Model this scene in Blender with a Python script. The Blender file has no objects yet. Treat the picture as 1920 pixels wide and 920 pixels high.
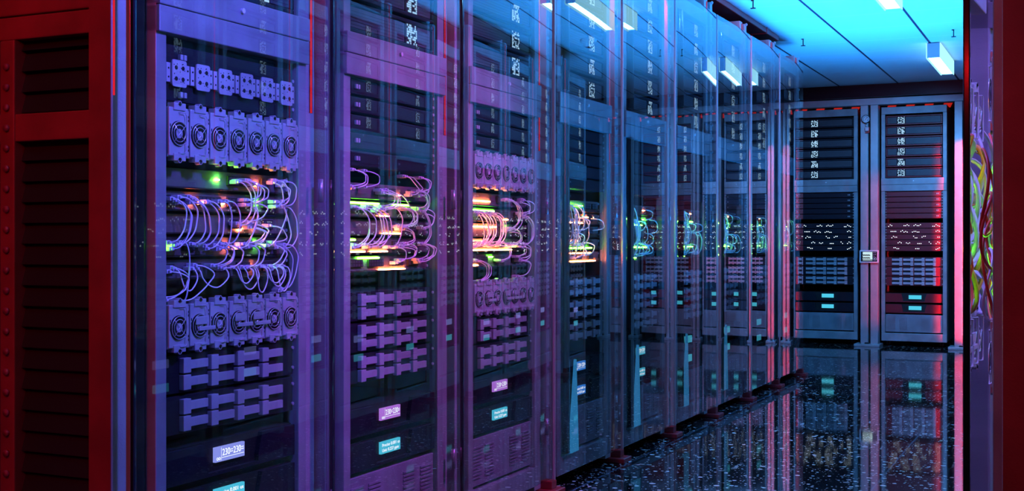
import bpy, bmesh, math, random
from mathutils import Vector, Matrix
C = bpy.context.scene.collection
PI = math.pi
random.seed(7)

# ------------------------------------------------------------------ materials
def new_mat(name):
    m = bpy.data.materials.new(name); m.use_nodes = True
    nt = m.node_tree
    for n in list(nt.nodes): nt.nodes.remove(n)
    out = nt.nodes.new('ShaderNodeOutputMaterial')
    return m, nt, out

def pbr(name, col, rough=0.5, metal=0.0, bump=0.0, bscale=200.0, var=0.0, spec=0.5, coat=0.0):
    m, nt, out = new_mat(name)
    b = nt.nodes.new('ShaderNodeBsdfPrincipled')
    b.inputs['Base Color'].default_value = (*col, 1)
    b.inputs['Roughness'].default_value = rough
    b.inputs['Metallic'].default_value = metal
    b.inputs['Specular IOR Level'].default_value = spec
    b.inputs['Coat Weight'].default_value = coat
    nt.links.new(b.outputs[0], out.inputs[0])
    if bump or var:
        tc = nt.nodes.new('ShaderNodeTexCoord')
        nz = nt.nodes.new('ShaderNodeTexNoise'); nz.inputs['Scale'].default_value = bscale
        nz.inputs['Detail'].default_value = 3
        nt.links.new(tc.outputs['Object'], nz.inputs['Vector'])
        if bump:
            bp = nt.nodes.new('ShaderNodeBump'); bp.inputs['Strength'].default_value = bump
            bp.inputs['Distance'].default_value = 0.002
            nt.links.new(nz.outputs[0], bp.inputs['Height'])
            nt.links.new(bp.outputs[0], b.inputs['Normal'])
        if var:
            n2 = nt.nodes.new('ShaderNodeTexNoise'); n2.inputs['Scale'].default_value = 9
            n2.inputs['Detail'].default_value = 6
            nt.links.new(tc.outputs['Object'], n2.inputs['Vector'])
            r = nt.nodes.new('ShaderNodeValToRGB')
            r.color_ramp.elements[0].position = .35; r.color_ramp.elements[1].position = .7
            r.color_ramp.elements[0].color = (*[c*(1-var) for c in col], 1)
            r.color_ramp.elements[1].color = (*[min(1, c*(1+var*.4)) for c in col], 1)
            nt.links.new(n2.outputs[0], r.inputs[0])
            nt.links.new(r.outputs[0], b.inputs['Base Color'])
    return m

def glow(name, col, s):
    m, nt, out = new_mat(name)
    e = nt.nodes.new('ShaderNodeEmission')
    e.inputs[0].default_value = (*col, 1); e.inputs[1].default_value = s
    nt.links.new(e.outputs[0], out.inputs[0])
    return m

def glass_mat(name, power, gain, tint):
    m, nt, out = new_mat(name)
    t = nt.nodes.new('ShaderNodeBsdfTransparent'); t.inputs[0].default_value = (*tint, 1)
    g = nt.nodes.new('ShaderNodeBsdfGlossy'); g.inputs['Roughness'].default_value = 0.0
    lw = nt.nodes.new('ShaderNodeLayerWeight'); lw.inputs[0].default_value = .5
    pw = nt.nodes.new('ShaderNodeMath'); pw.operation = 'POWER'; pw.inputs[1].default_value = power
    nt.links.new(lw.outputs['Facing'], pw.inputs[0])
    f = nt.nodes.new('ShaderNodeMath'); f.operation = 'MULTIPLY'; f.inputs[1].default_value = gain; f.use_clamp = True
    nt.links.new(pw.outputs[0], f.inputs[0])
    x = nt.nodes.new('ShaderNodeMixShader')
    ge = nt.nodes.new('ShaderNodeNewGeometry')
    inv = nt.nodes.new('ShaderNodeMath'); inv.operation = 'SUBTRACT'; inv.inputs[0].default_value = 1
    nt.links.new(ge.outputs['Backfacing'], inv.inputs[1])
    mu = nt.nodes.new('ShaderNodeMath'); mu.operation = 'MULTIPLY'
    nt.links.new(f.outputs[0], mu.inputs[0]); nt.links.new(inv.outputs[0], mu.inputs[1])
    nt.links.new(mu.outputs[0], x.inputs[0]); nt.links.new(t.outputs[0], x.inputs[1]); nt.links.new(g.outputs[0], x.inputs[2])
    nt.links.new(x.outputs[0], out.inputs[0])
    return m

M = {}
M['frame'] = pbr('rack_frame_metal', (.34, .34, .36), .42, .25, bump=.15, bscale=500, var=.25)
M['frame_in'] = pbr('rack_inside_black', (.006, .006, .008), .6)
M['post'] = pbr('post_painted_metal', (.42, .42, .44), .36, .3, bump=.5, bscale=260, var=.15)
M['panel'] = pbr('end_panel_paint', (.34, .03, .035), .45, .1, bump=.2, bscale=300, var=.3)
M['slat'] = pbr('dark_louver', (.012, .010, .010), .5)
M['unit'] = pbr('unit_black_paint', (.014, .012, .020), .45, .0, var=.2, spec=.25)
M['unit_mid'] = pbr('unit_dark_grey', (.075, .075, .085), .4, .1, var=.15, spec=.35)
M['unit_reflected_red'] = pbr('unit_painted_red_reflection', (.26, .010, .018), .4, .0, var=.2)  # red reflection on the glossy unit faces, put into their base colour
M['panel_face'] = pbr('switch_face_metal', (.16, .14, .135), .42, .1, bump=.1, bscale=600, var=.3)
M['grille'] = pbr('vent_panel_grey', (.27, .26, .29), .5, .1, var=.2)
M['fan'] = pbr('fan_module_zinc', (.62, .60, .64), .38, .35, bump=.1, bscale=500, var=.2)
M['wire'] = pbr('fan_wire_chrome', (.85, .82, .80), .25, .6)
M['black'] = pbr('matte_black', (.004, .004, .005), .6)
M['gloss'] = pbr('glossy_black', (.006, .006, .008), .06, .0, spec=.8, coat=1.0)
M['handle'] = pbr('drive_handle_metal', (.55, .53, .58), .35, .35, var=.2)
M['screw'] = pbr('screw_steel', (.55, .55, .58), .35, .5)
M['cable'] = pbr('cable_lavender', (.74, .66, .80), .35)
M['cable_pale'] = pbr('cable_pale', (.95, .90, .92), .35)
M['cable_red'] = pbr('cable_red', (.75, .04, .03), .4)
M['cable_orange'] = pbr('cable_orange', (.75, .30, .05), .4)
M['plug'] = pbr('plug_plastic', (.68, .58, .74), .4)
M['red_lit_slot'] = glow('painted_red_slot_light', (1.0, .03, .02), .45)  # glow stands in for red light on the slanted slots
M['duct'] = pbr('duct_maroon', (.22, .016, .022), .4, .1)
M['bulk'] = pbr('bulkhead_gloss_maroon', (.02, .004, .006), .25, .0, spec=.3)
M['wall'] = pbr('wall_dark', (.03, .03, .04), .6)
M['blue_sheen'] = glow('painted_blue_sheen', (.05, .40, .88), .62)  # glow stands in for blue light caught at the rack feet
M['glass'] = glass_mat('door_glass', 2.5, 1.40, (.96, .96, .98))
M['edge'] = pbr('glass_edge_polished', (.012, .016, .022), .08, .0, spec=.8, coat=1.0)
M['cap'] = pbr('door_edge_metal', (.4, .36, .38), .3, .5)
M['housing'] = pbr('lamp_housing', (.45, .5, .6), .4, .2)
M['acryl'] = glow('lamp_side_lens', (.30, .75, 1.0), 1.6)
M['tube'] = glow('lamp_diffuser_glow', (.16, .50, 1.0), 26)
M['red_edge_light'] = glow('painted_red_edge_light', (1.0, .02, .04), .7)  # glow stands in for red light along post and corner edges
M['white_led'] = glow('white_led', (.75, .92, 1.0), 2.2)
M['matrix'] = glow('led_matrix_glow', (.42, .72, 1.0), 1.2)
M['green'] = glow('green_led', (.14, 1.0, .03), 200)
M['orange'] = glow('orange_led', (1.0, .20, .06), 230)
M['green_spot'] = glow('green_led_spot', (.14, 1.0, .03), 620)
M['orange_spot'] = glow('orange_led_spot', (1.0, .18, .06), 620)
M['blue_led'] = glow('blue_led', (.05, .15, 1.0), 1.2)
M['lcd_violet'] = glow('lcd_violet', (.30, .36, 1.0), .95)
M['lcd_pink'] = glow('lcd_pink', (.52, .20, .85), 1.0)
M['lcd_cyan'] = glow('lcd_cyan', (.08, .62, .85), 1.0)
M['lcd_blue'] = glow('lcd_blue', (.05, .30, 1.0), .9)
M['lcd_text'] = glow('lcd_text', (.85, .92, 1.0), 1.5)
M['screen'] = glow('panel_screen', (.62, .85, .90), 1.0)
M['dial'] = pbr('gauge_dial', (.75, .70, .75), .4)
M['white'] = pbr('white_plastic', (.75, .78, .80), .45)

def math_node(nt, op, a, b=None):
    n = nt.nodes.new('ShaderNodeMath'); n.operation = op
    for i, v in enumerate((a, b)):
        if v is None: continue
        if isinstance(v, (int, float)): n.inputs[i].default_value = v
        else: nt.links.new(v, n.inputs[i])
    return n.outputs[0]

def line_mask(nt, coord, period, off, half):
    """1 on thin lines repeated along one world coordinate"""
    f = math_node(nt, 'FRACT', math_node(nt, 'ADD', math_node(nt, 'DIVIDE', math_node(nt, 'SUBTRACT', coord, off), period), 100.5))
    d = math_node(nt, 'ABSOLUTE', math_node(nt, 'SUBTRACT', f, .5))
    return math_node(nt, 'LESS_THAN', d, half/period)

def mix_col(nt, fac, a, b):
    n = nt.nodes.new('ShaderNodeMix'); n.data_type = 'RGBA'
    nt.links.new(fac, n.inputs[0])
    for i, v in ((6, a), (7, b)):
        if isinstance(v, tuple): n.inputs[i].default_value = (*v, 1)
        else: nt.links.new(v, n.inputs[i])
    return n.outputs[2]

def floor_material():
    m, nt, out = new_mat('speckled_black_granite')
    b = nt.nodes.new('ShaderNodeBsdfPrincipled')
    b.inputs['Roughness'].default_value = .045
    b.inputs['IOR'].default_value = 1.75
    g = nt.nodes.new('ShaderNodeNewGeometry')
    s = nt.nodes.new('ShaderNodeSeparateXYZ'); nt.links.new(g.outputs['Position'], s.inputs[0])
    col = None
    fl = None
    for sc, thr, seed in ((46, .45, 0), (30, .22, 3.1), (85, .45, 7.7)):
        mp = nt.nodes.new('ShaderNodeMapping'); mp.inputs['Location'].default_value = (seed, seed, 0)
        nt.links.new(g.outputs['Position'], mp.inputs[0])
        v = nt.nodes.new('ShaderNodeTexVoronoi'); v.inputs['Scale'].default_value = sc
        nt.links.new(mp.outputs[0], v.inputs['Vector'])
        sp = nt.nodes.new('ShaderNodeSeparateColor'); nt.links.new(v.outputs['Color'], sp.inputs[0])
        near = math_node(nt, 'LESS_THAN', v.outputs['Distance'], math_node(nt, 'MULTIPLY', sp.outputs[1], .40))
        few = math_node(nt, 'LESS_THAN', sp.outputs[0], thr)
        k = math_node(nt, 'MULTIPLY', math_node(nt, 'MULTIPLY', near, few), math_node(nt, 'ADD', sp.outputs[2], .2))
        fl = k if fl is None else math_node(nt, 'MAXIMUM', fl, k)
    flc = math_node(nt, 'MINIMUM', fl, 1.0)
    c = mix_col(nt, flc, (.004, .004, .005), (1.0, .93, .85))
    seam = line_mask(nt, s.outputs[0], 1.0, -.72, .0035)
    c = mix_col(nt, seam, c, (.10, .14, .18))
    nt.links.new(c, b.inputs['Base Color'])
    nt.links.new(b.outputs[0], out.inputs[0])
    return m

def ceiling_material():
    m, nt, out = new_mat('white_ceiling_tiles')
    b = nt.nodes.new('ShaderNodeBsdfPrincipled'); b.inputs['Roughness'].default_value = .6
    g = nt.nodes.new('ShaderNodeNewGeometry')
    s = nt.nodes.new('ShaderNodeSeparateXYZ'); nt.links.new(g.outputs['Position'], s.inputs[0])
    cross = line_mask(nt, s.outputs[1], .5, .12, .006)
    along = line_mask(nt, s.outputs[0], .5, -.98, .008)
    c = mix_col(nt, cross, (.80, .82, .84), (1.0, .95, .95))
    c = mix_col(nt, along, c, (.02, .02, .05))
    nt.links.new(c, b.inputs['Base Color'])
    nt.links.new(b.outputs[0], out.inputs[0])
    return m
M['floor'] = floor_material()
M['ceiling'] = ceiling_material()

# ------------------------------------------------------------------ mesh builder
class MB:
    def __init__(s): s.v = []; s.f = []; s.m = []; s.mats = []; s.sm = []
    def mi(s, mat):
        if mat not in s.mats: s.mats.append(mat)
        return s.mats.index(mat)
    def add(s, vs, fs, mat, smooth=False):
        o = len(s.v); k = s.mi(mat)
        s.v += [tuple(v) for v in vs]
        for f in fs: s.f.append([o+i for i in f]); s.m.append(k); s.sm.append(smooth)
    def box(s, x0, x1, y0, y1, z0, z1, mat, bev=0.0):
        if bev <= 0:
            vs = [(x, y, z) for x in (x0, x1) for y in (y0, y1) for z in (z0, z1)]
            s.add(vs, [(0,1,3,2),(4,6,7,5),(0,4,5,1),(2,3,7,6),(0,2,6,4),(1,5,7,3)], mat)
        else:
            bm = bmesh.new(); bmesh.ops.create_cube(bm, size=1)
            for v in bm.verts:
                v.co = Vector(((x0+x1)/2+v.co.x*(x1-x0), (y0+y1)/2+v.co.y*(y1-y0), (z0+z1)/2+v.co.z*(z1-z0)))
            bmesh.ops.bevel(bm, geom=bm.edges[:], offset=bev, segments=2, affect='EDGES', profile=.5)
            bm.verts.index_update()
            s.add([v.co[:] for v in bm.verts], [[v.index for v in f.verts] for f in bm.faces], mat); bm.free()
        return s
    def prism(s, poly, x0, x1, mat, holes=()):
        """polygon in (y,z), counter-clockwise seen from +x, extruded from x0 to x1"""
        n = len(poly)
        vs = [(x0, y, z) for y, z in poly]+[(x1, y, z) for y, z in poly]
        fs = [list(range(n))[::-1], list(range(n, 2*n))]
        fs += [(i, (i+1) % n, n+(i+1) % n, n+i) for i in range(n)]
        s.add(vs, fs, mat); return s
    def disc(s, x0, x1, cy, cz, r, mat, n=16, a0=0, sy=1.0):
        return s.prism([(cy+sy*r*math.cos(a0+2*PI*i/n), cz+r*math.sin(a0+2*PI*i/n)) for i in range(n)], x0, x1, mat)
    def tube(s, pts, r, mat, n=6, cap=True, closed=False):
        pts = [Vector(p) for p in pts]; L = len(pts)
        rings = []; ref = None
        for i, p in enumerate(pts):
            if closed: t = pts[(i+1) % L]-pts[i-1]
            else: t = pts[min(i+1, L-1)]-pts[max(i-1, 0)]
            t.normalize()
            if ref is None:
                ref = Vector((1, 0, 0)) if abs(t.x) < .9 else Vector((0, 0, 1))
            u = (ref-t*ref.dot(t)).normalized(); w = t.cross(u); ref = u
            rings.append([p+(u*math.cos(2*PI*k/n)+w*math.sin(2*PI*k/n))*r for k in range(n)])
        vs = [q for rg in rings for q in rg]; fs = []
        for i in range(L if closed else L-1):
            j = (i+1) % L
            for k in range(n):
                fs.append((i*n+k, i*n+(k+1) % n, j*n+(k+1) % n, j*n+k))
        if cap and not closed:
            fs.append(list(range(n))[::-1]); fs.append([(L-1)*n+k for k in range(n)])
        s.add(vs, fs, mat, True); return s
    def ring(s, x, cy, cz, R, r, mat, n=24, m=5):
        return s.tube([(x, cy+R*math.cos(2*PI*i/n), cz+R*math.sin(2*PI*i/n)) for i in range(n)], r, mat, m, closed=True)
    def mesh(s, name, mir=None):
        vs = s.v; fs = s.f
        if mir is not None:
            vs = [(x, mir-y, z) for x, y, z in vs]; fs = [f[::-1] for f in fs]
        me = bpy.data.meshes.new(name); me.from_pydata(vs, [], fs)
        for m in s.mats: me.materials.append(M[m])
        for p, k, q in zip(me.polygons, s.m, s.sm): p.material_index = k; p.use_smooth = q
        me.update(); return me

def put(name, mesh, parent=None, loc=(0, 0, 0), rz=0):
    o = bpy.data.objects.new(name, mesh); C.objects.link(o)
    o.location = loc; o.rotation_euler = (0, 0, rz)
    if parent: o.parent = parent
    return o
def tag(o, label, cat, group=None):
    o['label'] = label; o['category'] = cat
    if group: o['group'] = group
    return o
def struct(name, mb):
    o = put(name, mb.mesh(name)); o['kind'] = 'structure'; return o

def T(name, mb=None, kids=(), mir=None, label=None):
    """template node: (name, mesh, children)"""
    return (name, mb.mesh(name, mir) if mb else None, list(kids), label)
def place(t, label, cat, group, loc, rz):
    """a thing from its template; parts and sub-parts share mesh data"""
    root = put(t[0], t[1], None, loc, rz); tag(root, label, cat, group)
    for c in t[2]:
        o = put(c[0], c[1], root)
        if c[3]: o['label'] = c[3]
        for d in c[2]:
            q = put(d[0], d[1], o)
            if d[3]: q['label'] = d[3]
    return root

def text_mesh(body, size, mat, width=None):
    cu = bpy.data.curves.new('lettering', 'FONT'); cu.body = body; cu.size = size; cu.extrude = .0003
    o = bpy.data.objects.new('lettering', cu); C.objects.link(o)
    bpy.context.view_layer.update()
    me = bpy.data.meshes.new_from_object(o.evaluated_get(bpy.context.evaluated_depsgraph_get()))
    bpy.data.objects.remove(o)
    xs = [v.co.x for v in me.vertices]; x0, x1 = min(xs), max(xs)
    k = (width/(x1-x0)) if width else 1
    vs = [(v.co.z+.0004, (v.co.x-x0)*k, v.co.y) for v in me.vertices]
    fs = [list(p.vertices) for p in me.polygons]
    return vs, fs

# ------------------------------------------------------------------ rack dimensions (local: +x out of the front, +y to the reader's right, z up)
W = .55; OP0 = .033; OPW = .484; PITCH = .722; ZT = 2.11
X_LEFT, X_RIGHT = -1.78, -.13
Y0 = 2.014
DEPTH = .75

def rack_template(mir, door=True, bars=False, fin=False):
    mm = W if mir else None
    kids = []
    for y0, y1 in ((0, OP0), (OP0+OPW, W)):
        b = MB(); b.box(-.03, 0, y0, y1, .115, 2.045, 'frame', .002)
        kids.append(T('stile', b, mir=mm))
    b = MB(); b.box(-.04, 0, 0, W, 2.045, ZT, 'frame', .003); kids.append(T('head_rail', b, mir=mm))
    b = MB(); b.box(-.04, 0, 0, W, .045, .115, 'frame', .003); kids.append(T('foot_rail', b, mir=mm))
    b = MB(); b.box(-.03, .012, 0, W, 1.424, 1.480, 'frame', .002).box(-.03, .010, 0, W, 1.366, 1.4225, 'frame', .002)
    l = MB(); l.disc(.012, .018, W/2, 1.454, .0060, 'white', 12)
    kids.append(T('header_band', b, [T('lock', l, mir=mm, label='small pale round lock')], mir=mm))
    for y0, y1 in ((0, .004), (W-.004, W)):
        b = MB(); b.box(-DEPTH, -.032, y0, y1, .05, 2.10, 'frame'); kids.append(T('side_panel', b, mir=mm))
    b = MB(); b.box(-DEPTH-.004, -DEPTH, 0, W, .05, 2.10, 'frame_in').box(-DEPTH, -.042, 0, W, 2.10, 2.105, 'frame_in')
    kids.append(T('back_panel', b, mir=mm))
    for cx in (-.09, -DEPTH+.08):
        for cy in (.05, W-.05):
            b = MB()
            b.box(cx-.02, cx+.02, cy-.014, cy-.010, .012, .045, 'unit_mid').box(cx-.02, cx+.02, cy+.010, cy+.014, .012, .045, 'unit_mid')
            b.box(cx-.03, cx+.03, cy-.02, cy+.02, .040, .046, 'unit_mid')
            b.tube([(cx, cy-.009, .020), (cx, cy+.009, .020)], .0195, 'black', 14)
            kids.append(T('caster', b, mir=mm))
    if door:
        # bowed glass pane, 7 mm thick, standing proud of the frame
        b = MB(); N = 14; a0, a1 = -.095, .600; sag = .004
        fr = []; bk = []
        for k in range(N+1):
            t = k/N; a = a0+(a1-a0)*t; n = .031+sag*4*t*(1-t)
            fr += [(n, a, .064), (n, a, ZT)]; bk += [(n-.006, a, .064), (n-.006, a, ZT)]
        b.add(fr, [(2*k, 2*k+2, 2*k+3, 2*k+1) for k in range(N)], 'glass', True)
        b.add(bk, [(2*k, 2*k+1, 2*k+3, 2*k+2) for k in range(N)], 'glass', True)
        rim = fr+bk; q = len(fr)
        b.add(rim, [(2*k+1, 2*k+3, q+2*k+3, q+2*k+1) for k in range(N)]+[(2*k, q+2*k, q+2*k+2, 2*k+2) for k in range(N)]+[(0, 1, q+1, q), (2*N, q+2*N, q+2*N+1, 2*N+1)], 'glass')
        e = MB(); e.box(.024, .034, a0-.009, a0-.0005, .055, ZT, 'cap' if bars else 'edge', .002)
        e2 = MB(); e2.box(.010, .023, a0-.006, a0+.006, .055, ZT, 'cap', .002)
        hinges = []
        for z in (.25, 1.05, 1.85):
            hg = MB(); hg.tube([(.012, a1-.004, z-.03), (.012, a1-.004, z+.03)], .007, 'cap', 10); hinges.append(T('hinge', hg, mir=mm))
        kids.append(T('glass_door', b, [T('edge_strip', e, mir=mm, label='bare metal door edge' if bars else 'polished dark door edge')]+([] if mir else [T('edge_profile', e2)])+hinges, mir=mm))
    if bars:
        for z0, z1 in ((.125, 1.36), (1.49, 2.04)):
            b = MB(); pts = []
            r = .029
            prof = [(.0015+.019*math.cos(t), OP0+.031+r*math.sin(t)) for t in [(-PI/2+PI*i/12) for i in range(13)]]
            n = len(prof)
            vs = [(x, y, z0) for x, y in prof]+[(x, y, z1) for x, y in prof]
            b.add(vs, [(i, i+1, n+i+1, n+i) for i in range(n-1)]+[(n-1, 0, n, 2*n-1)], 'gloss', True)
            b.add(vs, [list(range(n))[::-1], list(range(n, 2*n))], 'gloss')
            kids.append(T('glossy_edge_column', b, mir=mm, label='glossy black rounded column'))
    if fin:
        b = MB(); b.prism([(OP0+.064, .118), (OP0+.145, .118), (OP0+.122, .47)], .002, .014, 'blue_sheen')
        kids.append(T('blue_sheen_wedge', b, mir=mm, label='tapering wedge of blue light painted as glow'))
    return ('server_rack', None, kids, None)

# ------------------------------------------------------------------ unit templates (local origin: lower corner of the opening, z = unit bottom)
def ear_screws(b, h, face):
    for y in (.006, OPW-.006):
        for z in (h*.22, h*.78): b.disc(face, face+.004, y, z, .0042, 'screw', 8)

def display_server(mir, seed, red=False):
    mm = OPW if mir else None; rnd = random.Random(seed)
    h = .084; col = 'unit_reflected_red' if red else 'unit'
    c = MB(); c.box(-.40, -.022, .004, OPW-.004, 0, h, col)
    for z0, z1 in ((0, .012), (h-.012, h)): c.box(-.022, -.010, .004, OPW-.004, z0, z1, col, .003)
    for y0, y1 in ((.004, .016), (OPW-.016, OPW-.004)): c.box(-.022, -.010, y0, y1, .012, h-.012, col, .003)
    kids = []
    for y0, y1 in ((.020, .312), (.388, .466)):
        p = MB(); p.box(-.022, -.015, y0, y1, .014, h-.014, 'unit_mid', .002)
        for k in range(5): p.box(-.015, -.0145, y0+.006, y1-.006, .022+k*.009, .0235+k*.009, 'unit')
        kids.append(T('face_plate', p, mir=mm))
    w = MB(); w.box(-.022, -.013, .314, .386, .004, h-.004, 'black', .002)
    d = MB(); n = 9; s = .0066
    for i in range(n):
        for j in range(n):
            edge = i in (0, n-1) or j in (0, n-1)
            if rnd.random() < (.66 if edge else .52) or (abs(i-4) < 2 and j == 5):
                y = .350+(i-4)*s; z = h/2+(j-4)*s*.98
                d.box(-.013, -.0122, y-s*.40, y+s*.40, z-s*.40, z+s*.40, 'matrix')
    kids.append(T('display_window', w, [T('led_matrix', d, mir=mm, label='white glowing LED dots')], mir=mm))
    return T('display_server', c, kids, mir=mm)

def blank_server(mir, red=False):
    mm = OPW if mir else None; h = .047; col = 'unit_reflected_red' if red else 'unit'
    c = MB(); c.box(-.35, -.014, .003, OPW-.003, .0015, h-.0015, col, .001)
    c.box(-.014, -.010, .018, OPW-.018, .004, h-.004, col, .001)
    ear_screws(c, h, -.014)
    kids = []
    for y in (.034, .046):
        s = MB(); s.box(-.010, -.003, y, y+.008, .018, .030, 'handle', .001); kids.append(T('rocker_switch', s, mir=mm))
    return T('blank_server', c, kids, mir=mm)

def plate_panel(mir):
    mm = OPW if mir else None; h = .126
    c = MB(); c.box(-.30, -.016, .003, OPW-.003, 0, h, 'unit', .002)
    c.box(-.016, -.013, .012, OPW-.012, .084, .122, 'unit'); c.box(-.016, -.013, .012, OPW-.012, .004, .044, 'unit')
    ear_screws(c, h, -.016)
    kids = []
    for z in (.100, .018):
        s = MB()
        for y in (.050, .062): s.box(-.013, -.004, y, y+.009, z-.006, z+.006, 'handle', .001)
        kids.append(T('rocker_switch', s, mir=mm))
    for k in range(6):
        y = .006+k*.0785
        p = MB()
        r = .005; y0, y1, z0, z1 = y+.014, y+.060, .034, .092
        poly = []
        for cy, cz, a in ((y1-r, z1-r, 0), (y0+r, z1-r, PI/2), (y0+r, z0+r, PI), (y1-r, z0+r, 1.5*PI)):
            poly += [(cy+r*math.cos(a+q*PI/6), cz+r*math.sin(a+q*PI/6)) for q in range(4)]
        p.prism(poly, -.004, -.001, 'fan')
        p.box(-.012, -.004, y+.018, y+.056, .04, .086, 'fan')
        for ty in (y, y+.0615): p.box(-.010, -.005, ty, ty+.0125, .042, .084, 'fan', .001)
        for hy in (y+.026, y+.048):
            for hz in (.051, .075): p.disc(-.001, -.0003, hy, hz, .0048, 'black', 12)
        rn = random.Random(5)
        for q in range(14): p.disc(-.001, -.0004, y+.019+rn.random()*.036, .039+rn.random()*.048, .0012, 'black', 6)
        for ty in (y+.006, y+.068):
            for hz in (.053, .072): p.disc(-.005, -.0042, ty, hz, .0022, 'black', 8)
        kids.append(T('connector_plate', p, mir=mm, label='perforated pale metal plate'))
    return T('breakout_panel', c, kids, mir=mm)

def fan_tray(mir, h, plates=False):
    mm = OPW if mir else None
    c = MB(); c.box(-.30, -.016, .003, OPW-.003, .010, h-.010, 'black')
    c.box(-.016, .000, .003, OPW-.003, .008, .014, 'fan')
    kids = []; P = .0682
    for k in range(7):
        y = .004+k*P; b = MB()
        F = .004
        b.box(-.018, F, y, y+.0605, .010, h-.010, 'fan', .0015)
        for z0, z1 in ((h-.016, h), (0, .016)): b.box(-.012, F+.003, y+.012, y+.050, z0, z1, 'fan', .001)
        for sgn, zz in ((1, h-.001), (-1, .001)):
            b.disc(-.006, F+.003, y+.031, zz, .006, 'fan', 10); b.disc(F+.003, F+.0036, y+.031, zz+sgn*.001, .003, 'black', 8)
        b.box(-.014, F-.003, y+.0605, y+.0665, .014, h-.014, 'fan')
        for zz in (.022, .030, h-.030, h-.038):
            for yy in (y+.0615, y+.0645): b.box(F-.003, F-.0024, yy, yy+.0016, zz, zz+.005, 'black')
        for zz in (h*.42, h*.5, h*.58): b.box(F, F+.0005, y+.002, y+.0045, zz, zz+.006, 'black')
        cy, cz = y+.029, h*.47; R = min(.0255, h*.22)
        b.disc(F, F+.0012, cy, cz, R+.002, 'black', 24)
        # handle loop
        hp = [(F, cy, cz+R+.020), (F+.006, cy+.004, cz+R+.020), (F+.006, cy+.016, cz+R+.020), (F+.006, cy+.020, cz+R+.014), (F+.006, cy+.020, cz-R-.010), (F+.006, cy+.016, cz-R-.016), (F+.006, cy+.004, cz-R-.016), (F, cy, cz-R-.016)]
        b.tube(hp, .0011, 'fan', 5)
        g = MB()
        for RR in (R, R*.72): g.ring(F+.004, cy, cz, RR, .0010, 'wire', 22, 4)
        for a in (PI/4, 3*PI/4):
            g.tube([(F+.005, cy-R*math.cos(a), cz-R*math.sin(a)), (F+.005, cy+R*math.cos(a), cz+R*math.sin(a))], .0009, 'wire', 4)
        g.disc(F+.001, F+.0032, cy, cz, R*.40, 'fan', 16)
        sub = [T('fan_guard', g, mir=mm, label='round chrome wire fan guard')]
        if plates and k in (1, 3, 4):
            q = MB(); q.box(F+.0065, F+.0085, y+.010, y+.048, h*.50, h*.66, 'fan', .001).box(F+.0065, F+.0085, y+.020, y+.075, h*.38, h*.46, 'fan', .001)
            sub.append(T('bridge_plate', q, mir=mm))
        kids.append(T('fan_module', b, sub, mir=mm))
    return T('fan_tray', c, kids, mir=mm)

def storage_server(mir, h, red=False):
    mm = OPW if mir else None; col = 'unit_reflected_red' if red else 'unit'
    c = MB(); c.box(-.40, -.016, .003, OPW-.003, .002, h-.002, col, .0015); ear_screws(c, h, -.016)
    kids = []; P = .094; bh = min(.034, h*.42)
    for k in range(4):
        y = .058+k*P
        c.box(-.016, -.0155, y+.020, y+.088, h/2-bh-.003, h/2+bh+.003, 'black')
        for z0 in (h/2-bh-.0015, h/2+.0015):
            b = MB(); b.box(-.0155, -.002, y, y+.0245, z0, z0+bh-.001, 'handle', .0012)
            b.box(-.0155, -.006, y+.0245, y+.087, z0+bh*.22, z0+bh*.78, 'handle', .001)
            kids.append(T('drive_handle', b, mir=mm))
    return T('storage_server', c, kids, mir=mm)

def power_unit(mir, h, lines, lcd, red=False, text=True):
    mm = OPW if mir else None; col = 'unit_reflected_red' if red else 'unit'
    c = MB(); c.box(-.40, -.022, .003, OPW-.003, .001, h-.001, 'black')
    kids = []
    wl = [(.003, .004), (.150, .004), (.150, h*.35), (.135, h-.004), (.003, h-.004)]
    wr = [(OPW-.135, h-.004), (OPW-.150, h*.35), (OPW-.150, .004), (OPW-.003, .004), (OPW-.003, h-.004)]
    for poly in (wl, wr):
        b = MB(); b.prism(poly, -.022, -.010, col); kids.append(T('wing_panel', b, mir=mm))
    b = MB(); b.box(-.022, -.010, .150, OPW-.150, .004, .012, col); kids.append(T('lower_lip', b, mir=mm))
    y0, y1 = .180, .286
    if mir: y0, y1 = OPW-y1, OPW-y0
    z0, z1 = h*.38, h*.38+.034
    l = MB(); l.box(-.022, -.014, y0, y1, z0, z1, lcd, .0005)
    sub = []
    if text:
        t = MB()
        big = len(lines) == 1
        if big:
            vs, fs = text_mesh(lines[0], .022, 'lcd_text', .078); t.add([(x-.014, y0+.024+y, z0+.013+z) for x, y, z in vs], fs, 'lcd_text')
            t.box(-.0145, -.0137, y0+.020, y0+.0208, z0+.003, z1-.002, 'lcd_text'); t.box(-.0145, -.0137, y0+.022, y1-.003, z0+.008, z0+.0092, 'lcd_text')
            vs, fs = text_mesh('00', .010, 'lcd_text', .014); t.add([(x-.014, y0+.003+y, z0+.004+z) for x, y, z in vs], fs, 'lcd_text')
        else:
            for i, s in enumerate(lines):
                vs, fs = text_mesh(s, .013, 'lcd_text', .096-.006*i); t.add([(x-.014, y0+.005+y, z0+.020-.0145*i+z) for x, y, z in vs], fs, 'lcd_text')
        sub.append(T('readout', t, label='pale digits on the display'))
    kids.append(T('display_screen', l, sub, label='small glowing rectangular display'))
    return T('power_unit', c, kids, mir=mm)

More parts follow.
